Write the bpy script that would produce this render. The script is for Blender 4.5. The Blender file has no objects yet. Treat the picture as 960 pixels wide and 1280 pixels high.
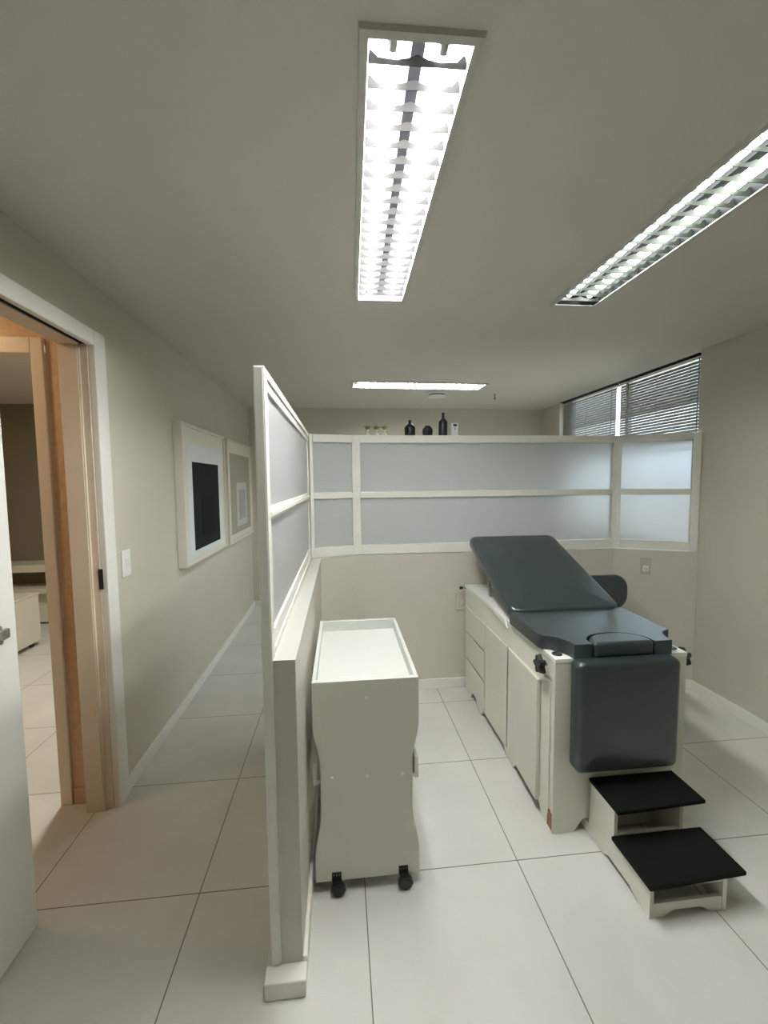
import bpy, bmesh, math, random
from mathutils import Vector, Matrix
random.seed(7)
PI = math.pi
C = bpy.context.scene.collection
sc = bpy.context.scene

# ------------------------------------------------------------------ materials
def new_mat(name):
    m = bpy.data.materials.new(name); m.use_nodes = True
    nt = m.node_tree
    return m, nt, nt.nodes['Principled BSDF']

def mat(name, col, rough=.5, metal=0, bump=0, bscale=200, var=0, vscale=3, spec=.5, coat=0):
    m, nt, b = new_mat(name)
    b.inputs['Base Color'].default_value = (*col, 1)
    b.inputs['Roughness'].default_value = rough
    b.inputs['Metallic'].default_value = metal
    b.inputs['Specular IOR Level'].default_value = spec
    if coat: b.inputs['Coat Weight'].default_value = coat; b.inputs['Coat Roughness'].default_value = .15
    tc = nt.nodes.new('ShaderNodeTexCoord')
    if var:
        n = nt.nodes.new('ShaderNodeTexNoise'); n.inputs['Scale'].default_value = vscale; n.inputs['Detail'].default_value = 4
        nt.links.new(tc.outputs['Object'], n.inputs['Vector'])
        r = nt.nodes.new('ShaderNodeValToRGB')
        r.color_ramp.elements[0].position = .3; r.color_ramp.elements[1].position = .7
        r.color_ramp.elements[0].color = (*[c*(1-var) for c in col], 1)
        r.color_ramp.elements[1].color = (*[min(1, c*(1+var)) for c in col], 1)
        nt.links.new(n.outputs['Fac'], r.inputs['Fac']); nt.links.new(r.outputs['Color'], b.inputs['Base Color'])
    if bump:
        n = nt.nodes.new('ShaderNodeTexNoise'); n.inputs['Scale'].default_value = bscale; n.inputs['Detail'].default_value = 3
        nt.links.new(tc.outputs['Object'], n.inputs['Vector'])
        bp = nt.nodes.new('ShaderNodeBump'); bp.inputs['Strength'].default_value = bump; bp.inputs['Distance'].default_value = .002
        nt.links.new(n.outputs['Fac'], bp.inputs['Height']); nt.links.new(bp.outputs['Normal'], b.inputs['Normal'])
    return m

def emit(name, col, s):
    m, nt, b = new_mat(name)
    b.inputs['Base Color'].default_value = (.8, .8, .8, 1)
    b.inputs['Emission Color'].default_value = (*col, 1)
    b.inputs['Emission Strength'].default_value = s
    return m

WALL = mat('wall_paint', (.583, .557, .476), .55, bump=.15, bscale=120, var=.02)
WALL2 = mat('partition_paint', (.60, .58, .51), .4, bump=.1, bscale=120, var=.02)
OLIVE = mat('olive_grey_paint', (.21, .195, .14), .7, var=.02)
CEIL = mat('ceiling_paint', (.60, .58, .53), .65, bump=.1, bscale=60, var=.015, vscale=1.2)
WHITE = mat('white_lacquer', (.80, .81, .77), .35, var=.01)
TRIM = mat('white_trim_paint', (.80, .80, .75), .38, var=.015)
CREAM = mat('cream_laminate', (.72, .72, .63), .3, var=.015, coat=.2)
LEDGE = mat('ledge_paint', (.47, .47, .43), .4)
TRAYW = mat('white_tray_lacquer', (.60, .62, .59), .25, var=.005)
CARTP = mat('greyish_white_panel', (.66, .66, .58), .38, var=.012)
VINYL = mat('slate_vinyl', (.020, .032, .034), .30, bump=.12, bscale=350, var=.05, vscale=6, spec=.6, coat=.5)
BLACKR = mat('black_rubber_tread', (.004, .005, .004), .7, bump=.5, bscale=500, spec=.15)
BLACK = mat('black_plastic', (.012, .012, .012), .35)
WALLPAPER = mat('textured_wallpaper', (.66, .47, .30), .75, bump=1.0, bscale=90, var=.10, vscale=40)
SKIRT = mat('pinkish_skirting', (.62, .42, .30), .5)
DOORF = mat('doorframe_cream', (.72, .62, .50), .42, var=.02)
METAL = mat('brushed_metal', (.45, .45, .43), .35, metal=1)
DARKM = mat('dark_metal', (.05, .045, .04), .5, metal=.6)
ALU = mat('satin_aluminium', (.82, .83, .85), .22, metal=1)
LOUV = mat('white_louvre_metal', (.80, .81, .79), .40)
BLADE = mat('grey_louvre_blades', (.010, .010, .010), .5, spec=.1)
BLADEG = mat('greenish_louvre_blades', (.022, .027, .020), .5)
GREYREF = mat('grey_reflector', (.008, .008, .010), .5, spec=.2)
DIVID = mat('grey_divider', (.022, .025, .032), .5)
FIXT = mat('fixture_trim_metal', (.52, .52, .48), .4)
CHIP = mat('chipped_chipboard', (.30, .15, .09), .8, var=.2, vscale=80)
GREYBLIND = mat('grey_blind_slats', (.33, .33, .315), .5)
NAVY = mat('dark_ceramic', (.012, .013, .022), .3)
GREEN = mat('grassy_green', (.26, .32, .10), .7)
POT = mat('white_pot_ceramic', (.75, .72, .66), .3)
MAT_BLUE = mat('pale_blue_mount', (.72, .77, .78), .5)
ARTBLACK = mat('print_black_green', (.007, .013, .014), .6, spec=.1)
ARTBLACK2 = mat('print_deeper_black', (.003, .005, .006), .6, spec=.1)
ARTOLIVE = mat('print_olive_grey', (.36, .35, .28), .5)
ARTPALE = mat('print_pale_grey', (.58, .58, .55), .5)
ARTLAV = mat('print_lavender_grey', (.38, .37, .40), .5)
FRAMEP = mat('picture_frame_offwhite', (.74, .71, .63), .4)

def tube_mat(n, col, s): return emit(n, col, s)
TUBE = tube_mat('fluorescent_white', (1.0, .99, .96), 85)
TUBE3 = tube_mat('fluorescent_soft_white', (1.0, .985, .965), 40)
TUBEG = tube_mat('fluorescent_greenish', (.92, 1.0, .91), 16)

# tile floor: 60 cm tiles, fine grey grout
def tile_mat():
    m, nt, b = new_mat('porcelain_floor_tiles')
    N = nt.nodes; L = nt.links
    tc = N.new('ShaderNodeTexCoord'); sp = N.new('ShaderNodeSeparateXYZ'); L.new(tc.outputs['Object'], sp.inputs[0])
    def line(out, off):
        a = N.new('ShaderNodeMath'); a.operation = 'SUBTRACT'; L.new(out, a.inputs[0]); a.inputs[1].default_value = off
        d = N.new('ShaderNodeMath'); d.operation = 'PINGPONG'; L.new(a.outputs[0], d.inputs[0]); d.inputs[1].default_value = .3
        l = N.new('ShaderNodeMath'); l.operation = 'LESS_THAN'; L.new(d.outputs[0], l.inputs[0]); l.inputs[1].default_value = .0019
        return l.outputs[0]
    mx = N.new('ShaderNodeMath'); mx.operation = 'MAXIMUM'
    L.new(line(sp.outputs[0], -.5356), mx.inputs[0]); L.new(line(sp.outputs[1], 1.497), mx.inputs[1])
    n = N.new('ShaderNodeTexNoise'); n.inputs['Scale'].default_value = 3.2; n.inputs['Detail'].default_value = 6
    L.new(tc.outputs['Object'], n.inputs['Vector'])
    r = N.new('ShaderNodeValToRGB'); L.new(n.outputs['Fac'], r.inputs['Fac'])
    r.color_ramp.elements[0].color = (.605, .61, .585, 1); r.color_ramp.elements[1].color = (.675, .68, .655, 1)
    r.color_ramp.elements[0].position = .35; r.color_ramp.elements[1].position = .65
    mixc = N.new('ShaderNodeMix'); mixc.data_type = 'RGBA'
    L.new(mx.outputs[0], mixc.inputs['Factor']); L.new(r.outputs['Color'], mixc.inputs['A']); mixc.inputs['B'].default_value = (.16, .15, .13, 1)
    L.new(mixc.outputs['Result'], b.inputs['Base Color'])
    b.inputs['Roughness'].default_value = .34
    bp = N.new('ShaderNodeBump'); bp.invert = True; bp.inputs['Strength'].default_value = .4; bp.inputs['Distance'].default_value = .001
    L.new(mx.outputs[0], bp.inputs['Height']); L.new(bp.outputs['Normal'], b.inputs['Normal'])
    return m
TILES = tile_mat()

def frosted(name, col, tr):
    m = bpy.data.materials.new(name); m.use_nodes = True; nt = m.node_tree; N = nt.nodes; L = nt.links
    N.remove(N['Principled BSDF']); out = N['Material Output']
    d = N.new('ShaderNodeBsdfDiffuse'); d.inputs[0].default_value = (*col, 1)
    t = N.new('ShaderNodeBsdfRefraction'); t.inputs[0].default_value = (.92, .95, 1, 1); t.inputs['Roughness'].default_value = .74; t.inputs['IOR'].default_value = 1.15
    mx = N.new('ShaderNodeMixShader'); mx.inputs[0].default_value = tr; L.new(d.outputs[0], mx.inputs[1]); L.new(t.outputs[0], mx.inputs[2])
    g = N.new('ShaderNodeBsdfGlossy'); g.inputs['Roughness'].default_value = .3
    fr = N.new('ShaderNodeFresnel'); fr.inputs[0].default_value = 1.4
    m2 = N.new('ShaderNodeMixShader'); L.new(fr.outputs[0], m2.inputs[0]); L.new(mx.outputs[0], m2.inputs[1]); L.new(g.outputs[0], m2.inputs[2])
    L.new(m2.outputs[0], out.inputs['Surface'])
    return m
FROST = frosted('frosted_glass', (.80, .83, .83), .45)
def clear_glass():
    m = bpy.data.materials.new('clear_glass'); m.use_nodes = True; nt = m.node_tree; N = nt.nodes; L = nt.links
    N.remove(N['Principled BSDF']); out = N['Material Output']
    t = N.new('ShaderNodeBsdfTransparent'); t.inputs[0].default_value = (.93, .97, .96, 1)
    g = N.new('ShaderNodeBsdfGlossy'); g.inputs['Roughness'].default_value = .02
    mx = N.new('ShaderNodeMixShader'); mx.inputs[0].default_value = .06
    L.new(t.outputs[0], mx.inputs[1]); L.new(g.outputs[0], mx.inputs[2]); L.new(mx.outputs[0], out.inputs['Surface'])
    return m
GLASS = clear_glass()

# ------------------------------------------------------------------ mesh helpers
def link(name, bm, m, parent=None, bevel=0, seg=2, smooth=None, kind=None):
    bmesh.ops.recalc_face_normals(bm, faces=bm.faces[:])
    me = bpy.data.meshes.new(name); bm.to_mesh(me); bm.free()
    ms = m if isinstance(m, (list, tuple)) else [m]
    for k in ms: me.materials.append(k)
    o = bpy.data.objects.new(name, me); C.objects.link(o)
    if parent:
        off = Vector((0, 0, 0)); p = parent; rz = 0
        while p: off += p.location; rz += p.rotation_euler.z; p = p.parent
        me.transform(Matrix.Rotation(-rz, 4, 'Z') @ Matrix.Translation(-off)); o.parent = parent
    elif kind is None:
        # origin at the mesh's base centre
        xs = [v.co for v in me.vertices]
        c = Vector(((min(v.x for v in xs)+max(v.x for v in xs))/2, (min(v.y for v in xs)+max(v.y for v in xs))/2, min(v.z for v in xs)))
        me.transform(Matrix.Translation(-c)); o.location = c
    if smooth is not None:
        for p in me.polygons: p.use_smooth = True
        me.set_sharp_from_angle(angle=math.radians(smooth))
    if bevel:
        b = o.modifiers.new('bevel', 'BEVEL'); b.width = bevel; b.segments = seg; b.limit_method = 'ANGLE'; b.angle_limit = math.radians(45)
        if smooth is not None: b.harden_normals = False
    if kind: o['kind'] = kind
    return o
def thing(name, label, cat, loc, group=None, kind=None):
    o = bpy.data.objects.new(name, None); C.objects.link(o); o.location = loc; o.empty_display_size = .05
    if label: o['label'] = label
    if cat: o['category'] = cat
    if group: o['group'] = group
    if kind: o['kind'] = kind
    return o
def tag(o, label, cat, group=None):
    o['label'] = label; o['category'] = cat
    if group: o['group'] = group
    return o
def box(bm, x0, x1, y0, y1, z0, z1, mi=0):
    v = [bm.verts.new(p) for p in ((x0,y0,z0),(x1,y0,z0),(x1,y1,z0),(x0,y1,z0),(x0,y0,z1),(x1,y0,z1),(x1,y1,z1),(x0,y1,z1))]
    for f in ((0,3,2,1),(4,5,6,7),(0,1,5,4),(1,2,6,5),(2,3,7,6),(3,0,4,7)):
        bm.faces.new([v[i] for i in f]).material_index = mi
    return v
def B(*a):
    bm = bmesh.new(); box(bm, *a); return bm
def prism(bm, pts, axis, a0, a1, mi=0):
    """extrude a 2-D outline along an axis ('X': pts=(y,z), 'Y': pts=(x,z), 'Z': pts=(x,y))"""
    def P(p, a):
        return {'X': (a, p[0], p[1]), 'Y': (p[0], a, p[1]), 'Z': (p[0], p[1], a)}[axis]
    lo = [bm.verts.new(P(p, a0)) for p in pts]; hi = [bm.verts.new(P(p, a1)) for p in pts]
    n = len(pts)
    for i in range(n): bm.faces.new((lo[i], lo[(i+1) % n], hi[(i+1) % n], hi[i])).material_index = mi
    bm.faces.new(lo[::-1]).material_index = mi; bm.faces.new(hi).material_index = mi
def lathe(bm, prof, cx, cy, n=24, axis='Z', cz=0):
    rings = []
    for r, h in prof:
        ring = []
        for k in range(n):
            a = 2*PI*k/n; u, w = r*math.cos(a), r*math.sin(a)
            p = {'Z': (cx+u, cy+w, cz+h), 'X': (cx+h, cy+u, cz+w), 'Y': (cx+u, cy+h, cz+w)}[axis]
            ring.append(bm.verts.new(p))
        rings.append(ring)
    for a, b in zip(rings, rings[1:]):
        for k in range(n): bm.faces.new((a[k], a[(k+1) % n], b[(k+1) % n], b[k]))
    bm.faces.new(rings[0][::-1]); bm.faces.new(rings[-1])
def tube(bm, p0, p1, r, n=12):
    p0 = Vector(p0); p1 = Vector(p1); d = (p1-p0).normalized()
    u = d.orthogonal().normalized(); w = d.cross(u)
    A = [bm.verts.new(p0+(u*math.cos(2*PI*k/n)+w*math.sin(2*PI*k/n))*r) for k in range(n)]
    Bv = [bm.verts.new(p1+(u*math.cos(2*PI*k/n)+w*math.sin(2*PI*k/n))*r) for k in range(n)]
    for k in range(n): bm.faces.new((A[k], A[(k+1) % n], Bv[(k+1) % n], Bv[k]))
    bm.faces.new(A[::-1]); bm.faces.new(Bv)
def rrect(hx, hy, r, n=6):
    r = max(min(r, hx-1e-4, hy-1e-4), 1e-4); out = []
    for cx, cy, a0 in ((hx-r, hy-r, 0), (-hx+r, hy-r, 90), (-hx+r, -hy+r, 180), (hx-r, -hy+r, 270)):
        for k in range(n+1):
            a = math.radians(a0+90*k/n); out.append((cx+r*math.cos(a), cy+r*math.sin(a)))
    return out
def cushion(hx, hy, t, rc, re, crown, M):
    """rounded upholstered slab, centred, top at z=t (plus a crown), moved by matrix M"""
    bm = bmesh.new(); rings = []
    prof = []
    for k in range(7):
        a = PI/2*k/6; prof.append((re*(1-math.sin(a)), re*(1-math.cos(a))))       # bottom edge
    prof = [(e, z) for e, z in prof]
    seq = prof[:]                                                   # from bottom inner to side
    for k in range(7):
        a = PI/2*k/6; seq.append((re*(1-math.cos(a)), t-re*(1-math.sin(a))))
    m = min(hx, hy)
    for k in range(1, 6):
        f = k/5.5; seq.append((re+(m-re)*f*.98, t+crown*(1-(1-f)**2)))
    for e, z in seq:
        rings.append([bm.verts.new(M @ Vector((x, y, z))) for x, y in rrect(hx-e, hy-e, rc-e)])
    n = len(rings[0])
    for a, b in zip(rings, rings[1:]):
        for k in range(n): bm.faces.new((a[k], a[(k+1) % n], b[(k+1) % n], b[k]))
    bm.faces.new(rings[0][::-1]); bm.faces.new(rings[-1])
    return bm

H = 2.356
# ------------------------------------------------------------------ floor and ceiling
XR, XL, YB, YN = 2.447, -1.056, 5.118, -3.2
bm = B(-4.4, 2.8, YN-.1, YB+.2, -.08, 0); fl = link('floor', bm, TILES, kind='structure')

L1 = dict(c=(.187, 1.475), hx=.125, hy=.615, rot=-math.radians(1.35))
L2 = dict(c=(1.163, 1.455), hx=.120, hy=.615, rot=0)
L3 = dict(c=(.722, 3.86), hx=.125, hy=.615, rot=PI/2+math.radians(1.0))
bm = bmesh.new(); loops = [[(-4.4, YN-.1), (2.62, YN-.1), (2.62, YB+.2), (-4.4, YB+.2)]]
for L in (L1, L2, L3):
    cx, cy = L['c']; a = L['rot']; i = .009; hx, hy = L['hx']-i, L['hy']-i
    loops.append([(cx+x*math.cos(a)-y*math.sin(a), cy+x*math.sin(a)+y*math.cos(a)) for x, y in ((-hx,-hy),(hx,-hy),(hx,hy),(-hx,hy))])
ed = []
for lp in loops:
    v = [bm.verts.new((x, y, H)) for x, y in lp]
    ed += [bm.edges.new((v[k], v[(k+1) % 4])) for k in range(4)]
bmesh.ops.triangle_fill(bm, edges=ed, use_beauty=True)
r = bmesh.ops.extrude_face_region(bm, geom=bm.faces[:])
bmesh.ops.translate(bm, verts=[v for v in r['geom'] if isinstance(v, bmesh.types.BMVert)], vec=(0, 0, .14))
link('ceiling', bm, CEIL, kind='structure')

# ------------------------------------------------------------------ outer walls
DY0, DY1, DZ = .55, 1.955, 2.09                 # door opening in the left wall
WX = -1.167                                      # far face of the left wall
bm = bmesh.new()
box(bm, WX, XL, DY1+.02, YB, 0, H); box(bm, WX, XL, YN, DY0, 0, H); box(bm, WX, XL, DY0, DY1+.02, DZ+.02, H)
link('wall_left', bm, WALL, kind='structure')
link('wall_back', B(XL-.129, 2.8, YB, YB+.15, 0, H), WALL, kind='structure')
link('wall_right', B(XR, XR+.17, YN, 2.70, 0, H), WALL, kind='structure')
link('wall_near', B(-1.185, XR+.3, YN-.1, YN, 0, H), WALL, kind='structure')
# window wall behind the partition
bm = bmesh.new()
box(bm, 2.56, 2.62, 4.56, YB, 0, H); box(bm, 2.50, 2.56, 4.66, YB, 0, H)
box(bm, 2.56, 2.62, 2.70, 4.56, 0, .95)
link('wall_window_side', bm, WALL, kind='structure')
# baseboards
def skirt(name, bm, m=TRIM): return link(name, bm, m, bevel=.004, seg=2, kind='structure')
skirt('baseboard_left', B(XL, XL+.014, 2.05, YB-.014, 0, .07))
skirt('baseboard_back', B(XL, 2.50, YB-.014, YB, 0, .07))
skirt('baseboard_right', B(XR-.014, XR, YN, 2.655, 0, .07))

# ------------------------------------------------------------------ window and blinds
w = thing('window_1', None, None, (2.64, 3.68, .95), kind='structure')
bm = bmesh.new()
box(bm, 2.575, 2.61, 2.70, 2.74, .95, H); box(bm, 2.575, 2.61, 4.52, 4.56, .95, H); box(bm, 2.575, 2.61, 3.60, 3.64, .99, H-.012)
box(bm, 2.575, 2.61, 2.74, 4.52, .95, .99); box(bm, 2.575, 2.61, 2.74, 4.52, H-.012, H)
link('window_frame', bm, METAL, w)
bm = bmesh.new(); box(bm, 2.592, 2.596, 2.74, 3.60, .99, H-.012); box(bm, 2.592, 2.596, 3.64, 4.52, .99, H-.012)
link('pane', bm, GLASS, w)
def blind(y0, y1, label, open_top, tilt):
    t = thing('venetian_blind', label, 'window blind', (2.51, (y0+y1)/2, 2.30), 'venetian blinds behind the partition')
    link('headrail', B(2.495, 2.525, y0, y1, 2.336, 2.35), DARKM, t, bevel=.003)
    bm = bmesh.new(); z = 2.312-open_top; k = 0
    while z > 1.74:
        s = math.radians(tilt[0] if z < 2.03 else tilt[1]); hw = .0125
        dx, dz = hw*math.cos(s), hw*math.sin(s)
        v = [bm.verts.new(p) for p in ((2.51-dx, y0+.004, z-dz), (2.51-dx, y1-.004, z-dz), (2.51+.001, y1-.004, z+.0015), (2.51+.001, y0+.004, z+.0015), (2.51+dx, y1-.004, z+dz), (2.51+dx, y0+.004, z+dz))]
        bm.faces.new(v[:4]); bm.faces.new((v[3], v[2], v[4], v[5])); z -= .0225; k += 1
    sl = link('slats', bm, GREYBLIND, t)
    so = sl.modifiers.new('solid', 'SOLIDIFY'); so.thickness = .0006
    link('bottom_rail', B(2.50, 2.52, y0+.004, y1-.004, 1.70, 1.72), GREYBLIND, t)
    for f in (.14, .5, .86):
        bm = bmesh.new(); yy = y0+(y1-y0)*f; tube(bm, (2.496, yy, 1.71), (2.496, yy, 2.33), .0011, 6); link('ladder_cord', bm, GREYBLIND, t)
    bm = bmesh.new(); tube(bm, (2.485, y0+.05, 1.75), (2.49, y0+.05, 2.33), .004, 8); link('tilt_wand', bm, GREYBLIND, t)
blind(2.71, 3.625, 'grey venetian blind nearest the right wall, above the partition', .012, (65, 72))
blind(3.667, 4.60, 'grey venetian blind farther from the right wall, past the bright gap', .008, (66, 71))
bm = B(2.485, 2.535, 2.76, 4.64, 2.350, 2.356); link('trim_1', bm, DARKM, kind='structure')

# ------------------------------------------------------------------ glazed partition on a low wall
ZT, ZB = 1.802, .985
def offset_poly(P, d):
    """offset an open polyline to its right side (positive d = towards the exam room) with mitred corners"""
    out = []
    for i, p in enumerate(P):
        ns = []
        if i: a = (Vector(P[i])-Vector(P[i-1])).normalized(); ns.append(Vector((a.y, -a.x)))
        if i < len(P)-1: a = (Vector(P[i+1])-Vector(P[i])).normalized(); ns.append(Vector((a.y, -a.x)))
        n = sum(ns, Vector((0, 0))).normalized(); k = 1/max(n.dot(ns[0]), .3)
        out.append((p[0]+n.x*d*k, p[1]+n.y*d*k))
    return out
W = [(-.137, 1.19), (-.137, 2.745), (.105, 2.90), (2.0, 2.90), (2.445, 2.655)]      # inner (exam-side) face of the low wall
Wo = offset_poly(W, -.062)
def ribbon(bm, A, Bp, z0, z1, mi=0):
    prism(bm, list(A)+list(Bp)[::-1], 'Z', z0, z1, mi)
bm = bmesh.new(); ribbon(bm, W, Wo, 0, ZB-.004)
link('wall_partition', bm, WALL2, kind='structure')
bm = bmesh.new(); ribbon(bm, offset_poly(W[:3], .001), offset_poly(W[:3], -.062), ZB-.004, ZB)
link('trim_2', bm, LEDGE, kind='structure')
# plinth round the low wall
bm = bmesh.new(); ribbon(bm, offset_poly(W, .013), W, 0, .07); box(bm, -.243, -.124, 1.138, 1.19, 0, .055); box(bm, -.243, -.2295, 1.19, 2.8, 0, .055)
skirt('baseboard_partition', bm)

gp = thing('glazed_partition', 'white framed partition with frosted panes on a low wall, starting at a tall post', 'partition', (-.213, 1.19, 0))
# end post
bm = bmesh.new(); box(bm, -.229, -.1995, 1.185, 1.235, .056, ZT); box(bm, -.2265, -.2025, 1.182, 1.186, .056, ZT-.004)
link('end_post', bm, TRIM, gp, bevel=.0025)
bm = bmesh.new(); box(bm, -.229, -.1995, 1.235, 2.80, .056, ZB); link('side_cladding', bm, TRIM, gp)
bm = bmesh.new(); prism(bm, offset_poly(W[:1]+[(-.137, 2.745)], -.063)+[(-.199, 2.8)], 'Z', .1, .102); bm.free()
def section(a, b, t0, t1, stile_a, stile_b, label=None, zb=ZB, mould=False):
    """a glazed frame from point a to b (2-D, on its exam-side face); t0..t1 thickness behind that face"""
    a = Vector(a); b = Vector(b); d = (b-a); Ln = d.length; d.normalize(); n = Vector((d.y, -d.x))
    def P(s, t, z): q = a+d*s+n*t; return (q.x, q.y, z)
    def bx(bm, s0, s1, tt0, tt1, z0, z1):
        v = [bm.verts.new(P(s, t, z)) for z in (z0, z1) for s, t in ((s0, tt0), (s1, tt0), (s1, tt1), (s0, tt1))]
        for f in ((0,3,2,1),(4,5,6,7),(0,1,5,4),(1,2,6,5),(2,3,7,6),(3,0,4,7)): bm.faces.new([v[i] for i in f])
    rt, rm, rb = .052, .042, .065
    zm = (ZT+zb)/2+.003
    fr = bmesh.new()
    bx(fr, 0, stile_a, t0, t1, zb, ZT); bx(fr, Ln-stile_b, Ln, t0, t1, zb, ZT)
    bx(fr, stile_a, Ln-stile_b, t0, t1, ZT-rt, ZT); bx(fr, stile_a, Ln-stile_b, t0, t1, zm-rm/2, zm+rm/2); bx(fr, stile_a, Ln-stile_b, t0, t1, zb, zb+rb)
    if mould:   # raised outer lip seen as double lines
        for z in (zm, ): bx(fr, stile_a, Ln-stile_b, t1, t1+.006, z-rm*.22, z+rm*.22)
        bx(fr, 0, Ln, t1, t1+.006, ZT-.024, ZT)
        bx(fr, stile_a, Ln-stile_b, t1, t1+.006, zb, zb+.02)
    f = link('glazing_frame', fr, TRIM, gp, bevel=.0025)
    tm = (t0+t1)/2
    for z0, z1 in ((zb+rb, zm-rm/2), (zm+rm/2, ZT-rt)):
        g_ = bmesh.new(); bx(g_, stile_a-.004, Ln-stile_b+.004, tm-.003, tm+.003, z0-.004, z1+.004)
        link('frosted_pane', g_, FROST, f)
section((-.205, 1.235), (-.205, 2.815), -.024, .0, .012, .03, mould=True)
section((-.200, 2.82), (.100, 2.903), -.032, .006, .022, .022, zb=ZB)
section((.100, 2.903), (2.0, 2.903), -.032, .006, .035, .03)
section((2.0, 2.903), (2.443, 2.659), -.032, .006, .03, .05)

# ------------------------------------------------------------------ sliding door in the left wall
d1 = thing('door_1', None, None, (-1.1, DY1, 0), kind='structure')
CX0, CX1 = XL, -1.034
bm = bmesh.new()
box(bm, CX0-.006, CX1, DY1+.008, DY1+.096, 0, DZ+.054); box(bm, CX0-.006, CX1, DY0-.07, DY1+.008, DZ-.012, DZ+.054)
box(bm, CX0-.006, CX1, DY0-.07, DY0, 0, DZ-.012)
link('casing', bm, TRIM, d1, bevel=.004)
bm = bmesh.new()
box(bm, WX-.004, -1.095, DY1-.012, DY1+.02, 0, DZ); box(bm, WX-.004, -1.088, DY0, DY1-.012, DZ-.012, DZ+.02)
box(bm, -1.095, CX0-.006, DY1+.004, DY1+.02, 0, DZ)
box(bm, -1.095, -1.090, DY1-.008, DY1+.004, 0, DZ-.02)
link('jamb', bm, DOORF, d1, bevel=.002)
bm = B(-1.088, CX0-.006, DY0, DY1+.004, DZ-.007, DZ+.02); link('track_slot', bm, BLACKR, d1)
bm = bmesh.new(); box(bm, -1.068, -1.050, DY1+.001, DY1+.004, 1.025, 1.115); link('strike_plate', bm, DARKM, d1)
lf = link('door_leaf', B(-1.086, -1.040, DY0-.35, 1.437, .008, DZ+.006), WHITE, d1, bevel=.003)
bm = bmesh.new(); box(bm, -1.040, -1.034, 1.345, 1.375, 1.005, 1.06); box(bm, -1.034, -1.020, 1.355, 1.385, 1.02, 1.05)
hd = link('handle', bm, METAL, lf, bevel=.003)

# ------------------------------------------------------------------ vestibule and inner door to the next room
bm = bmesh.new()
box(bm, -1.315+.055, WX, 2.02, 2.13, 0, H); box(bm, -2.25, -1.26, 2.02, 2.13, 2.115, H); box(bm, -4.3, -2.25, 2.02, 2.13, 0, H)
link('wall_vestibule_back', bm, WALLPAPER, kind='structure')
link('wall_vestibule_left', B(-4.4, -4.3, YN, YB+.1, 0, H), WALLPAPER, kind='structure')
link('wall_vestibule_near', B(-4.3, WX, .2, .3, 0, H), WALLPAPER, kind='structure')
skirt('baseboard_vestibule', B(-1.26, WX-.004, 2.006, 2.02, 0, .075), SKIRT)
d2 = thing('door_2', None, None, (-1.31, 2.02, 0), kind='structure')
bm = bmesh.new()
box(bm, -1.316, -1.266, 2.002, 2.02, 0, 2.12); box(bm, -2.25, -1.316, 2.002, 2.02, 2.052, 2.12); box(bm, -2.31, -2.25, 2.002, 2.02, 0, 2.12)
link('casing', bm, DOORF, d2, bevel=.003)
bm = bmesh.new(); box(bm, -1.316, -1.26, 2.02, 2.13, 0, 2.06); box(bm, -2.25, -1.316, 2.02, 2.13, 2.06, 2.115)
link('jamb', bm, DOORF, d2)
# next room
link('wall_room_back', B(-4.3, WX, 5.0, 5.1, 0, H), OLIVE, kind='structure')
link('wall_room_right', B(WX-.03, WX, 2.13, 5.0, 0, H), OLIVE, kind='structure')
t = thing('wall_shelf', 'white shelf fixed to the dark wall of the next room', 'shelf', (-3.0, 5.0, .60))
link('board', B(-4.2, -2.4, 4.70, 5.0, .575, .652), CREAM, t, bevel=.003)
link('bracket', B(-2.5, -2.47, 4.75, 5.0, .49, .575), CREAM, t)
t = thing('bench', 'low white bench cabinet on the floor below the wall shelf', 'cabinet', (-3.0, 4.8, 0))
link('worktop', B(-4.2, -2.4, 4.70, 4.99, .345, .40), CREAM, t, bevel=.003)
link('carcass', B(-4.18, -2.42, 4.80, 4.99, .012, .345), DARKM, t)
for k in range(3):
    x0 = -4.18+k*.587
    link('drawer_front', B(x0+.004, x0+.583, 4.785, 4.80, .018, .325), CREAM, t, bevel=.002)
t = thing('rolling_chest', 'white chest on black casters on the floor of the next room', 'cabinet', (-3.05, 3.8, 0))
link('body', B(-3.35, -2.81, 3.1, 4.17, .045, .475), CREAM, t, bevel=.003)
link('top', B(-3.355, -2.805, 3.095, 4.175, .475, .49), CREAM, t, bevel=.003)
for x in (-3.3, -2.85):
    for y in (3.18, 4.10):
        bm = bmesh.new(); lathe(bm, ((.008, -.011), (.0215, -.011), (.0215, .011), (.008, .011)), x, y, 16, 'X', .0215)
        box(bm, x-.015, x+.015, y-.008, y+.012, .03, .045); link('caster', bm, BLACK, t)

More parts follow.
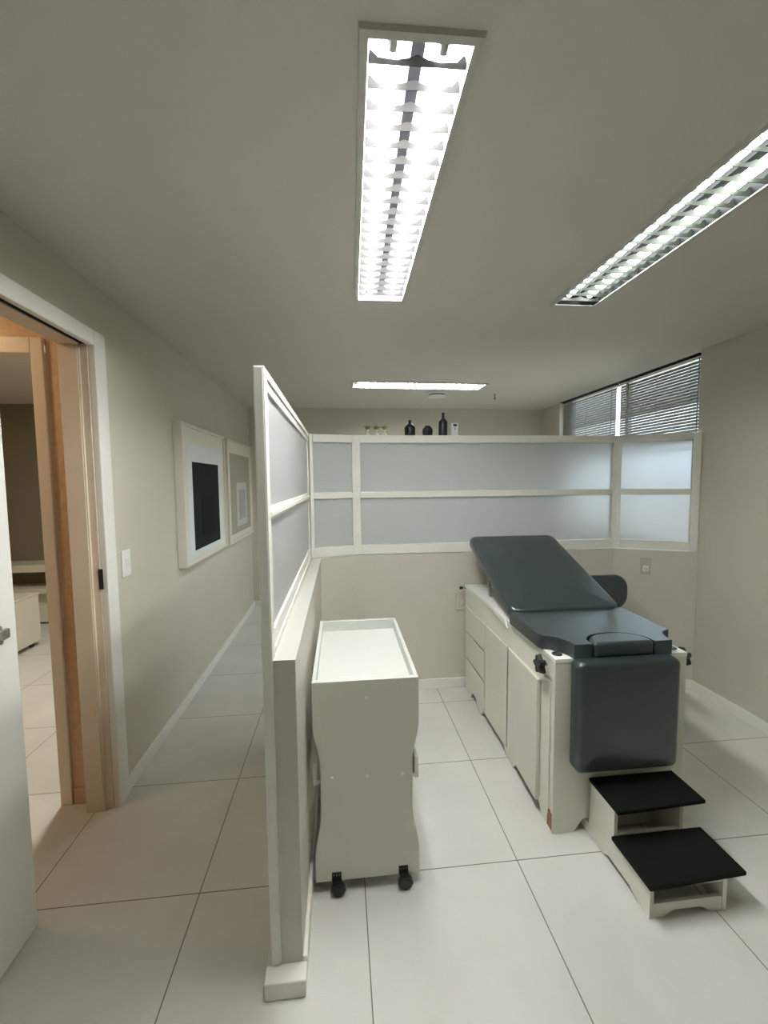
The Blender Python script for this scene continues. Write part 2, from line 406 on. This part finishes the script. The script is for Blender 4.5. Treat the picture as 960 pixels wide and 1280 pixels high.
# ------------------------------------------------------------------ pictures, switch, outlets
def picture(y0, y1, z0, z1, label, layers, lean=0):
    t = thing('framed_picture', label, 'picture', (XL, (y0+y1)/2, z0), 'pair of framed prints on the corridor wall')
    x1 = -1.0; fw = .022; bm = bmesh.new()
    box(bm, XL+.001, x1, y0, y0+fw, z0, z1); box(bm, XL+.001, x1, y1-fw, y1, z0, z1)
    box(bm, XL+.001, x1, y0+fw, y1-fw, z0, z0+fw); box(bm, XL+.001, x1, y0+fw, y1-fw, z1-fw, z1)
    link('frame', bm, FRAMEP, t, bevel=.0015)
    x = x1-.012
    for nm, a, b, c, d, m in layers:
        link(nm, B(x-.003, x, a, b, c, d), m, t); x += .0012
picture(2.835, 3.835, .935, 1.885, 'left of two framed prints, with a large black rectangle on a pale mount', [
    ('border', 2.857, 3.813, .957, 1.863, FRAMEP), ('mount', 2.93, 3.75, .985, 1.76, MAT_BLUE),
    ('print', 3.03, 3.645, 1.02, 1.635, ARTBLACK), ('inner_rectangle', 3.20, 3.49, 1.10, 1.38, ARTBLACK2)])
picture(3.925, 4.93, .925, 1.885, 'right of two framed prints, olive grey with small pale nested rectangles', [
    ('border', 3.947, 4.908, .947, 1.863, FRAMEP), ('print', 4.03, 4.85, 1.00, 1.765, ARTOLIVE),
    ('pale_rectangle', 4.25, 4.68, 1.06, 1.49, ARTPALE), ('inner_rectangle', 4.34, 4.61, 1.12, 1.42, ARTLAV)])
t = thing('light_switch', 'white light switch on the wall beside the sliding door', 'light switch', (XL, 2.165, 1.1))
link('cover_plate', B(XL, XL+.007, 2.128, 2.208, 1.035, 1.165), TRIM, t, bevel=.003)
link('rocker', B(XL+.007, XL+.012, 2.155, 2.182, 1.075, 1.125), WHITE, t, bevel=.002)
def on_wall4(bm, s0, s1, z0, z1, t0, t1):
    a = Vector(W[3]); b = Vector(W[4]); d = (b-a).normalized(); n = Vector((d.y, -d.x))
    v = [bm.verts.new((*(a+d*s+n*t), z)) for z in (z0, z1) for s, t in ((s0, t0), (s1, t0), (s1, t1), (s0, t1))]
    for f in ((0,3,2,1),(4,5,6,7),(0,1,5,4),(1,2,6,5),(2,3,7,6),(3,0,4,7)): bm.faces.new([v[i] for i in f])
t = thing('power_outlet', 'white power outlet under the rightmost glazed panel', 'power outlet', (2.19, 2.795, .87))
bm = bmesh.new(); on_wall4(bm, .165, .235, .80, .925, 0, .007); link('cover_plate', bm, LEDGE, t, bevel=.003)
bm = bmesh.new(); on_wall4(bm, .182, .218, .825, .868, .007, .016); link('socket', bm, WHITE, t, bevel=.004)
bm = bmesh.new(); on_wall4(bm, .190, .194, .842, .850, .016, .0165); on_wall4(bm, .206, .210, .842, .850, .016, .0165); on_wall4(bm, .198, .202, .834, .840, .016, .0165); link('contact', bm, BLACK, t)
t = thing('power_outlet', 'pale power outlet on the wall behind the head of the exam table', 'power outlet', (.83, 2.9, .62), 'power outlets')
del t['group']
link('cover_plate', B(.805, .885, 2.892, 2.90, .565, .69), WALL2, t, bevel=.003); link('socket', B(.825, .865, 2.884, 2.892, .60, .645), WALL2, t, bevel=.004)

# ------------------------------------------------------------------ ceiling fixtures
def fixture(L, label, tubem, refl, blade, tr):
    cx, cy = L['c']; hx, hy = L['hx'], L['hy']
    t = thing('ceiling_light', label, 'ceiling light', (cx, cy, H), 'recessed louvred fluorescent lights')
    t.rotation_euler.z = L['rot']
    def lk(name, bm, m, p=t, **k):
        me_p = p
        o = link(name, bm, m, None, kind='x', **k); del o['kind']; o.parent = me_p; return o
    tw, z0 = .020, -.010
    bm = bmesh.new()      # trim: sloping outer lip
    def ring(a, b, za, zb):
        A = [bm.verts.new((sx*(hx-a), sy*(hy-a), za)) for sx, sy in ((-1,-1),(1,-1),(1,1),(-1,1))]
        return A
    prof = [(0, 0), (.003, z0), (tw, z0), (tw, .004), (tw-.004, .004), (tw-.004, z0+.003), (.006, z0+.003), (.006, 0)]
    R_ = [[bm.verts.new((sx*(hx-e), sy*(hy-e), z)) for sx, sy in ((-1,-1),(1,-1),(1,1),(-1,1))] for e, z in prof]
    for i in range(len(R_)):
        a, b = R_[i], R_[(i+1) % len(R_)]
        for k in range(4): bm.faces.new((a[k], a[(k+1) % 4], b[(k+1) % 4], b[k]))
    lk('trim_frame', bm, FIXT)
    ix, iy = hx-tw, hy-tw
    bm = bmesh.new()       # housing: open-bottomed tray
    hpr = [(.0, z0+.004), (.006, .075), (.010, .083)]
    R_ = [[bm.verts.new((sx*(ix-e), sy*(iy-e*.4), z)) for sx, sy in ((-1,-1),(1,-1),(1,1),(-1,1))] for e, z in [(0, z0+.004), (.012, .05), (.035, .083)]]
    for a, b in zip(R_, R_[1:]):
        for k in range(4): bm.faces.new((a[k], a[(k+1) % 4], b[(k+1) % 4], b[k]))
    bm.faces.new(R_[-1])
    o = lk('reflector', bm, refl); s = o.modifiers.new('solid', 'SOLIDIFY'); s.thickness = .0012; s.offset = 1
    bm = bmesh.new()       # centre divider, an inverted V of bright metal
    prism(bm, [(-.022, .083), (.022, .083), (.014, .02), (-.014, .02)], 'Y', -iy+.02, iy-.02); lk('centre_reflector', bm, DIVID if refl is LOUV else refl)
    for s in (-1, 1):
        bm = bmesh.new(); tube(bm, (s*.052, -iy+.045, .026), (s*.052, iy-.045, .026), tr, 20)
        tb = lk('fluorescent_tube', bm, tubem, smooth=40)
        for e in (-1, 1):
            bm = bmesh.new(); tube(bm, (s*.052, e*(iy-.045), .026), (s*.052, e*(iy-.008), .026), tr+.002, 16); lk('lamp_holder', bm, METAL, tb)
    bm = bmesh.new(); n = 21   # cross blades of the louvre, thicker in the middle and turned up at the ends
    for k in range(n):
        y = -iy+.05+(2*iy-.10)*k/(n-1)
        up = [(-1, .020), (-.92, .016), (-.80, .004), (-.45, .002), (-.22, .005), (0, .014), (.22, .005), (.45, .002), (.80, .004), (.92, .016), (1, .020)]
        pts = [(-ix+.002, -.009), (ix-.002, -.009)]+[(x*(ix-.002), z) for x, z in up[::-1]]
        prism(bm, pts, 'Y', y-.0008, y+.0008)
    lk('louvre', bm, blade)
    return t
fixture(L1, 'recessed louvred ceiling light nearest the camera, over the small cart', TUBE, LOUV, BLADE, .015)
fixture(L2, 'recessed louvred ceiling light at the right, with greenish tubes', TUBEG, GREYREF, BLADEG, .015)
fixture(L3, 'recessed louvred ceiling light lying crosswise beyond the partition', TUBE3, LOUV, BLADE, .015)
t = thing('smoke_detector', 'round white smoke detector on the ceiling beyond the partition', 'smoke detector', (.965, 4.2, H))
bm = bmesh.new(); lathe(bm, ((.105, 0), (.105, -.008), (.098, -.014), (.070, -.016)), .965, 4.2, 32, 'Z', H); link('base', bm, LOUV, t, smooth=30)
bm = bmesh.new(); lathe(bm, ((.080, -.016), (.078, -.026)), .965, 4.2, 32, 'Z', H); link('dark_slot', bm, DARKM, t)
bm = bmesh.new(); lathe(bm, ((.090, -.026), (.088, -.036), (.04, -.045), (.01, -.046)), .965, 4.2, 32, 'Z', H); link('cap', bm, LOUV, t, smooth=30)
t = thing('ceiling_hook', 'tiny dark hook in the ceiling right of the smoke detector', 'hook', (1.56, 4.2, H))
bm = bmesh.new(); lathe(bm, ((.012, 0), (.012, -.004), (.004, -.006)), 1.56, 4.2, 16, 'Z', H); link('plate', bm, METAL, t)
bm = bmesh.new(); pts = [(1.56, 4.2, H-.005), (1.56, 4.2, H-.03), (1.570, 4.2, H-.042), (1.562, 4.2, H-.054), (1.550, 4.2, H-.046)]
for a, b in zip(pts, pts[1:]): tube(bm, a, b, .004, 8)
link('hook_wire', bm, DARKM, t)

# ------------------------------------------------------------------ ornaments on the partition's top rail
RY = 2.919; TZ = ZT
def vase(name, label, x, prof, cat):
    bm = bmesh.new(); lathe(bm, prof, x, RY, 32, 'Z', TZ); o = link(name, bm, NAVY, smooth=40); tag(o, label, cat, 'dark vases on top of the partition'); return o
vase('bottle_vase', 'short dark bottle vase with a narrow neck, left of the round vase', .482, ((.030, 0), (.037, .004), (.038, .05), (.034, .062), (.020, .075), (.011, .083), (.010, .098), (.013, .104), (.009, .105)), 'vase')
vase('round_vase', 'low round dark vase between the two bottle vases', .606, ((.028, 0), (.034, .008), (.037, .028), (.035, .045), (.026, .060), (.020, .066), (.016, .066)), 'vase')
vase('bottle_vase', 'tall dark bottle vase beside the small white device', .715, ((.026, 0), (.0305, .004), (.031, .09), (.028, .102), (.014, .115), (.010, .124), (.0095, .150), (.012, .156), (.008, .157)), 'vase')
t = thing('thermometer', 'small upright white device with a black display, right of the tall dark bottle vase', 'thermometer', (.798, RY, TZ))
link('body', B(.775, .821, RY-.011, RY+.011, TZ, TZ+.088), WHITE, t, bevel=.003)
link('display', B(.786, .810, RY-.0118, RY-.011, TZ+.064, TZ+.078), BLACK, t)
link('button', B(.795, .800, RY-.0125, RY-.011, TZ+.040, TZ+.052), BLACK, t)
link('clip', B(.792, .804, RY-.0122, RY-.011, TZ+.055, TZ+.058), METAL, t)
for k, (x, lab) in enumerate(((.188, 'leftmost of the three tiny potted grass plants on the partition'), (.250, 'middle of the three tiny potted grass plants on the partition'), (.306, 'rightmost of the three tiny potted grass plants, nearest the dark vases'))):
    t = thing('potted_plant', lab, 'plant', (x, RY, TZ), 'tiny potted plants on the partition')
    bm = bmesh.new(); lathe(bm, ((.019, 0), (.019, .004), (.009, .016), (.006, .024), (.011, .034), (.015, .040), (.013, .040)), x, RY, 20, 'Z', TZ); link('pot', bm, POT, t, smooth=35)
    bm = bmesh.new(); random.seed(10+k)
    for j in range(90):
        a = random.random()*2*PI; sp = random.random()**.6; h = .030+.014*random.random()
        b0 = Vector((x+.007*math.cos(a)*sp, RY+.007*math.sin(a)*sp, TZ+.036)); mid = b0+Vector((.014*math.cos(a)*sp, .014*math.sin(a)*sp, h*.6)); tip = b0+Vector((.026*math.cos(a)*sp, .026*math.sin(a)*sp, h*(1-.5*sp)))
        s = Vector((-math.sin(a), math.cos(a), 0))*.0017
        v = [bm.verts.new(p) for p in (b0-s, b0+s, mid+s, mid-s, tip)]
        bm.faces.new(v[:4]); bm.faces.new((v[3], v[2], v[4]))
    f = link('foliage', bm, GREEN, t); so = f.modifiers.new('solid', 'SOLIDIFY'); so.thickness = .0006

# ------------------------------------------------------------------ instrument cart
cx0, cx1, cy0, cy1, cz = -.113, .266, 1.445, 2.11, .787
t = thing('instrument_cart', 'white rolling cart with waisted side panels and a tray top beside the partition', 'cart', ((cx0+cx1)/2, (cy0+cy1)/2, 0))
def waist(x0, x1):
    ins = .024; z0, z1 = .045, cz-.001; pts = []
    def prof(z):
        f = (z-z0)/(z1-z0)
        if f > .80: return 0
        if f > .58: return ins*(.5-.5*math.cos(PI*(.80-f)/.22))
        if f > .36: return ins
        if f > .12: return ins*(.5+.5*math.cos(PI*(.36-f)/.24))
        return 0
    zs = [z0+(z1-z0)*k/48 for k in range(49)]
    return [(x1-prof(z), z) for z in zs]+[(x0+prof(z), z) for z in zs[::-1]]
for y0, y1, nm in ((cy0, cy0+.016, 'end_panel'), (cy1-.016, cy1, 'end_panel')):
    bm = bmesh.new(); prism(bm, waist(cx0, cx1), 'Y', y0, y1); p_ = link(nm, bm, CARTP, t, bevel=.0015)
    if y0 == cy0:
        for x, z in ((.077, .725), (-.048, .437), (.077, .435), (.205, .432)):
            bm = bmesh.new(); lathe(bm, ((.006, 0), (.005, -.0025), (.002, -.003)), x, cy0, 12, 'Y', z); link('screw_cap', bm, WHITE, p_, smooth=40)
bm = bmesh.new()      # tray top: rim and sunken floor
r_ = .013
box(bm, cx0, cx1, cy0+.016, cy0+.016+r_-.008, cz-.06, cz); 
box(bm, cx0, cx0+r_, cy0+.021, cy1-.021, cz-.06, cz); box(bm, cx1-r_, cx1, cy0+.021, cy1-.021, cz-.06, cz); box(bm, cx0, cx1, cy1-.021, cy1-.016, cz-.06, cz)
box(bm, cx0+r_, cx1-r_, cy0+.021, cy1-.021, cz-.058, cz-.046)
link('tray_top', bm, TRAYW, t)
bm = bmesh.new(); box(bm, cx0, cx1, cy0, cy0+.016+.005, cz-.001, cz+.003); box(bm, cx0, cx1, cy1-.021, cy1, cz-.001, cz+.003); box(bm, cx0, cx0+.012, cy0+.021, cy1-.021, cz, cz+.003); box(bm, cx1-.012, cx1, cy0+.021, cy1-.021, cz, cz+.003)
link('tray_rim', bm, TRAYW, t, bevel=.001)
bm = bmesh.new()
box(bm, cx0+.026, cx1-.026, cy0+.016, cy1-.016, .405, .418)
box(bm, cx0-.003, cx0+.012, cy0+.020, cy1-.020, .400, .482); box(bm, cx1-.012, cx1+.001, cy0+.020, cy1-.020, .400, .478)
box(bm, cx0+.012, cx0+.026, cy0+.020, cy1-.020, .405, .418); box(bm, cx1-.026, cx1-.012, cy0+.020, cy1-.020, .405, .418)
link('middle_shelf', bm, WHITE, t)
link('bottom_shelf', B(cx0+.004, cx1-.004, cy0+.016, cy1-.016, .075, .09), WHITE, t)
for x in (-.038, .206):
    for y, s in ((cy0, -1), (cy1, 1)):
        bm = bmesh.new(); yy = y+s*.012
        box(bm, x-.017, x+.017, min(y, y+s*.004), max(y, y+s*.004), .048, .078)
        box(bm, x-.015, x+.018, min(y, yy+s*.004), max(y, yy+s*.004), .044, .050)
        c_ = link('caster', bm, BLACK, t)
        bm = bmesh.new(); lathe(bm, ((.006, -.011), (.019, -.011), (.0245, -.006), (.0245, .006), (.019, .011), (.006, .011)), x+.006, yy+s*.002, 28, 'Y', .0245); link('wheel', bm, BLACK, c_, smooth=40)
        bm = bmesh.new()       # hood over the wheel
        hp = [(x+.006+.027*math.cos(PI*k/12), .0245+.027*math.sin(PI*k/12)) for k in range(13)]
        prism(bm, hp, 'Y', yy+s*.002-.009, yy+s*.002+.009); link('hood', bm, BLACK, c_)
        bm = bmesh.new()
        for dx in (-.010, 0, .010): lathe(bm, ((.0022, 0), (.0016, s*.001)), x+dx, y+s*.004, 8, 'Y', .070)
        link('screw', bm, METAL, c_)

# ------------------------------------------------------------------ exam table
TX0, TX1, TY0, TY1, TT = .865, 1.44, 1.60, 2.865, .757
t = thing('exam_table', 'white medical exam table with dark slate vinyl pads and raised backrest', 'exam table', ((TX0+TX1)/2, (TY0+TY1)/2, 0))
def arch(a, b, h, z0=0, n=10):
    """points of a notch between a and b of height h with ogee shoulders"""
    w = min(.055, (b-a)/3); out = []
    for k in range(n+1):
        f = k/n; out.append((a+w*f, z0+h*(.5-.5*math.cos(PI*f))))
    for k in range(n+1):
        f = k/n; out.append((b-w+w*f, z0+h*(.5+.5*math.cos(PI*f))))
    return out
bm = bmesh.new()       # left side panel with three notches
ft = [(TY0+.018, 0)]
pts = [(TY0+.018, 0), (TY0+.09, 0)]+arch(TY0+.09, TY0+.42, .05)+[(2.06, 0)]+arch(2.10, 2.52, .05)+[(2.58, 0)]+arch(2.58, 2.74, .05)+[(TY1, 0), (TY1, TT-.018), (TY0+.018, TT-.018)]
prism(bm, pts, 'X', TX1-.018, TX1)
prism(bm, [p if p[1] < .5 else (p[0], .062) for p in pts], 'X', TX0, TX0+.018)
for y0, y1, z0, z1 in ((TY0+.018, TY1, .612, TT-.018), (TY0+.018, 1.728, .062, .612), (2.842, TY1, .062, .612)): box(bm, TX0, TX0+.018, y0, y1, z0, z1)
box(bm, TX0+.018, TX1-.018, TY1-.018, TY1, .06, TT-.018)
box(bm, TX0+.018, TX1-.018, TY0+.018, TY1-.018, .07, .085)
link('carcass', bm, CREAM, t)
bm = bmesh.new()       # front board
pts = [(TX0-.004, 0), (TX0+.085, 0)]+arch(TX0+.085, TX1-.085, .055)+[(TX1+.004, 0), (TX1+.004, TT-.018), (TX0-.004, TT-.018)]
prism(bm, pts, 'Y', TY0, TY0+.018); fb = link('front_panel', bm, CREAM, t, bevel=.0015)
link('chipped_corner', B(TX0-.0055, TX0-.0005, TY0+.004, TY0+.042, .012, .085), CHIP, fb)
bm = bmesh.new(); box(bm, TX0-.005, TX1+.005, TY0-.002, TY1, TT-.018, TT); tp = link('table_top', bm, WHITE, t, bevel=.0015)
for x in (.893, 1.412):
    bm = bmesh.new(); lathe(bm, ((.021, 0), (.021, .003), (.014, .003), (.012, .0005)), x, 1.648, 24, 'Z', TT); link('stirrup_socket', bm, BLACK, tp)
dx = TX0-.006
for z0, z1 in ((.070, .242), (.253, .430), (.441, .612)):
    link('drawer', B(dx, TX0, 2.450, 2.845, z0, z1), CREAM, t, bevel=.0012)
link('door', B(dx, TX0, 2.098, 2.435, .055, .612), CREAM, t, bevel=.0012)
bm = bmesh.new(); prism(bm, [(dx, 2.082), (dx-.013, 1.726), (dx+.004, 1.725), (dx+.015, 2.081)], 'Z', .055, .612); link('door', bm, CREAM, t, bevel=.0015)
link('side_strip', B(TX0-.006, TX0, 1.635, 1.70, .06, .645), CREAM, t, bevel=.002)
bm = bmesh.new()     # hinge bracket for the backrest
prism(bm, [(2.09, .715), (2.40, .757), (2.40, .772), (2.12, .757)], 'X', TX0-.012, TX0-.005)
link('hinge_bracket', bm, WHITE, t, bevel=.002)
bm = bmesh.new(); tube(bm, (TX0-.028, 2.85, .738), (TX0, 2.85, .738), .006, 12); rd = link('release_rod', bm, METAL, t)
bm = bmesh.new(); tube(bm, (TX0-.048, 2.85, .738), (TX0-.026, 2.85, .738), .010, 12); link('rod_tip', bm, BLACK, rd)
def knob(x, s, y, z):
    bm = bmesh.new()
    tube(bm, (x, y, z), (x+s*.022, y, z), .008, 12)
    k = link('clamp_knob', bm, METAL, t)
    bm = bmesh.new(); n = 48; A = []; Bq = []
    for q in range(n):
        a = 2*PI*q/n; r = .035+.008*math.cos(5*a)
        A.append(bm.verts.new((x+s*.020, y+r*math.cos(a), z+r*math.sin(a)))); Bq.append(bm.verts.new((x+s*.044, y+r*.9*math.cos(a), z+r*.9*math.sin(a))))
    for q in range(n): bm.faces.new((A[q], A[(q+1) % n], Bq[(q+1) % n], Bq[q]))
    bm.faces.new(A); bm.faces.new(Bq)
    link('star_grip', bm, BLACK, k, bevel=.003, smooth=40)
knob(TX0-.006, -1, 1.668, .708); knob(TX1, 1, 1.650, .715)
# seat pad with corner scoops and a removable half-round insert
PX0, PX1, PF, PH = .845, 1.450, 1.585, 2.035; pc = (PX0+PX1)/2
pts = []
for k in range(11):
    a = PI/2*k/10; pts.append((PX0+.010+.078*math.sin(a), PF+.115*math.cos(a)))
pts += [(PX0+.090, PF), (pc-.136, PF)]
for k in range(1, 20):
    a = PI*k/20; pts.append((pc-.136*math.cos(a), PF+.012+.105*math.sin(a)**.8))
pts += [(pc+.136, PF), (PX1-.090, PF)]
for k in range(11):
    a = PI/2*(1-k/10); pts.append((PX1-.010-.078*math.sin(a), PF+.115*math.cos(a)))
pts += [(PX1, PF+.14), (PX1, PH), (PX0, PH), (PX0, PF+.14)]
bm = bmesh.new(); prism(bm, pts, 'Z', TT+.001, TT+.062); link('seat_pad', bm, VINYL, t, bevel=.011, seg=4, smooth=50)
pts = [(pc-.131, PF-.006), (pc-.131, PF+.012)]+[(pc-.131*math.cos(PI*k/20), PF+.012+.100*math.sin(PI*k/20)**.8) for k in range(1, 20)]+[(pc+.131, PF+.012), (pc+.131, PF-.006)]
bm = bmesh.new(); prism(bm, pts, 'Z', TT+.001, TT+.066); link('seat_insert', bm, VINYL, t, bevel=.016, seg=5, smooth=50)
# backrest
ang = math.atan2(.290, .745); Lb = .80
M = Matrix.Translation((pc, PH+.004, TT+.012)) @ Matrix.Rotation(ang, 4, 'X') @ Matrix.Translation((0, Lb/2, 0))
link('backrest', cushion(.297, Lb/2, .062, .055, .020, .010, M), VINYL, t, smooth=60)
bm = bmesh.new(); box(bm, -.26, .26, -.34, .34, -.014, 0); bmesh.ops.transform(bm, matrix=M, verts=bm.verts[:]); link('backrest_board', bm, BLACK, t)
for x in (.93, 1.36):
    bm = bmesh.new(); tube(bm, (x, 2.55, TT-.004), (x, 2.615, TT+.215), .010, 12); link('backrest_strut', bm, METAL, t)
# leg pad hanging in front
M = Matrix.Translation((1.140, TY0-.004, .535)) @ Matrix.Rotation(PI/2, 4, 'X')
link('leg_pad', cushion(.221, .230, .072, .030, .022, .006, M), VINYL, t, smooth=60)

# ------------------------------------------------------------------ two-step stool
t = thing('step_stool', 'white two-step stool with black rubber treads at the foot of the exam table', 'step stool', (1.16, 1.42, 0))
SX0, SX1 = 1.015, 1.300
side = [(1.232, 0), (1.285, 0)]+arch(1.285, 1.50, .022)+[(1.655, 0), (1.655, .030), (1.645, .040), (1.585, .042), (1.578, .232), (1.425, .232), (1.425, .118), (1.232, .118)]
for x0 in (SX0, SX1-.015):
    bm = bmesh.new(); prism(bm, side, 'X', x0, x0+.015); link('side_panel', bm, CREAM, t, bevel=.001)
def riser(y, z0, z1, h0, scallop):
    bm = bmesh.new(); a, b = SX0+.015, SX1-.015
    if scallop: prism(bm, [(a, z0), (a+.03, z0)]+arch(a+.03, b-.03, .022, z0)+[(b, z0), (b, h0), (a, h0)], 'Y', y, y+.013)
    else: box(bm, a, b, y, y+.013, z0, h0)
    box(bm, a, b, y, y+.013, z1-.012, z1)
    return link('front_board', bm, CREAM, t, bevel=.001)
riser(1.234, 0, .118, .052, True); riser(1.427, .118, .232, .135, False)
for a in ((1.30, 1.315, .03, .118), (1.56, 1.572, .045, .232)): link('cross_brace', B(SX0+.015, SX1-.015, *a), CREAM, t)
def tread(x0, x1, y0, y1, z, skew=.0):
    bm = bmesh.new(); prism(bm, [(x0, y0), (x1, y0+.018), (x1+skew, y1), (x0+skew, y1-.002)], 'Z', z, z+.016)
    link('tread', bm, BLACKR, t, bevel=.004, seg=2)
tread(1.000, 1.372, 1.213, 1.424, .1185, .002); tread(1.010, 1.385, 1.398, 1.588, .2325)

# ------------------------------------------------------------------ task chair mostly hidden behind the table
t = thing('task_chair', 'dark grey task chair hidden behind the exam table, only its rounded backrest showing', 'chair', (1.74, 2.42, 0))
M = Matrix.Translation((1.728, 2.66, .73)) @ Matrix.Rotation(PI/2, 4, 'X')
link('backrest', cushion(.185, .118, .05, .095, .022, .01, M), VINYL, t, smooth=60)
M = Matrix.Translation((1.74, 2.42, .42)); link('seat', cushion(.19, .19, .06, .07, .022, .008, M), VINYL, t, smooth=60)
bm = bmesh.new(); tube(bm, (1.74, 2.52, .40), (1.745, 2.70, .40), .012); tube(bm, (1.745, 2.70, .40), (1.755, 2.68, .74), .012); link('back_support', bm, BLACK, t)
bm = bmesh.new(); tube(bm, (1.74, 2.42, .09), (1.74, 2.42, .42), .022, 16); link('gas_lift', bm, BLACK, t)
for k in range(5):
    a = 2*PI*k/5+.3; e = Vector((1.74+.20*math.cos(a), 2.42+.20*math.sin(a), .062))
    bm = bmesh.new(); tube(bm, (1.74, 2.42, .10), e, .014, 10); lg = link('leg', bm, BLACK, t)
    bm = bmesh.new(); lathe(bm, ((.008, -.012), (.025, -.012), (.025, .012), (.008, .012)), e.x, e.y, 16, 'X', .025); link('caster', bm, BLACK, lg)

# ------------------------------------------------------------------ light
wd = bpy.data.worlds.new('sky'); sc.world = wd; wd.use_nodes = True; nt = wd.node_tree
bg = nt.nodes['Background']
tc = nt.nodes.new('ShaderNodeTexCoord'); sp = nt.nodes.new('ShaderNodeSeparateXYZ'); nt.links.new(tc.outputs['Generated'], sp.inputs[0])
rp = nt.nodes.new('ShaderNodeValToRGB'); nt.links.new(sp.outputs[2], rp.inputs['Fac'])
e = rp.color_ramp.elements; e[0].position = .0; e[0].color = (.30, .29, .27, 1); e[1].position = .06; e[1].color = (.84, .92, 1, 1)
nt.links.new(rp.outputs[0], bg.inputs[0]); bg.inputs[1].default_value = 3.4

def area(name, loc, sx, sy, power, col, rot=(0, 0, 0)):
    l = bpy.data.lights.new(name, 'AREA'); l.shape = 'RECTANGLE'; l.size = sx; l.size_y = sy; l.energy = power; l.color = col
    o = bpy.data.objects.new(name, l); C.objects.link(o); o.location = loc; o.rotation_euler = rot; return o
area('vestibule_lamp', (-1.8, 1.62, 2.33), .15, .15, 3.0, (1, .70, .42))
area('next_room_lamp', (-1.5, 3.3, 2.33), .3, .3, 20, (1, .93, .80))

# ------------------------------------------------------------------ camera
f, yaw, pitch, roll, h = 528.57, .10138, .07259, -.00957, 1.48911
fw = Vector((math.sin(yaw)*math.cos(pitch), math.cos(yaw)*math.cos(pitch), -math.sin(pitch)))
r0 = Vector((math.cos(yaw), -math.sin(yaw), 0)); u0 = r0.cross(fw)
rr = r0*math.cos(roll)+u0*math.sin(roll); uu = -r0*math.sin(roll)+u0*math.cos(roll)
cd = bpy.data.cameras.new('camera'); cam = bpy.data.objects.new('camera', cd); C.objects.link(cam)
cam.matrix_world = Matrix(((rr.x, uu.x, -fw.x, 0), (rr.y, uu.y, -fw.y, 0), (rr.z, uu.z, -fw.z, h), (0, 0, 0, 1)))
cd.sensor_fit = 'VERTICAL'; cd.sensor_height = 36; cd.lens = f/1280*36; cd.clip_start = .02
sc.camera = cam
vs = sc.view_settings; vs.view_transform = 'Standard'; vs.look = 'None'; vs.gamma = 1; vs.use_curve_mapping = False; vs.exposure = 1.0
sc.cycles.use_denoising = True; sc.cycles.max_bounces = 10; sc.cycles.diffuse_bounces = 6; sc.cycles.caustics_reflective = False; sc.cycles.caustics_refractive = False
sc.cycles.sample_clamp_indirect = 8
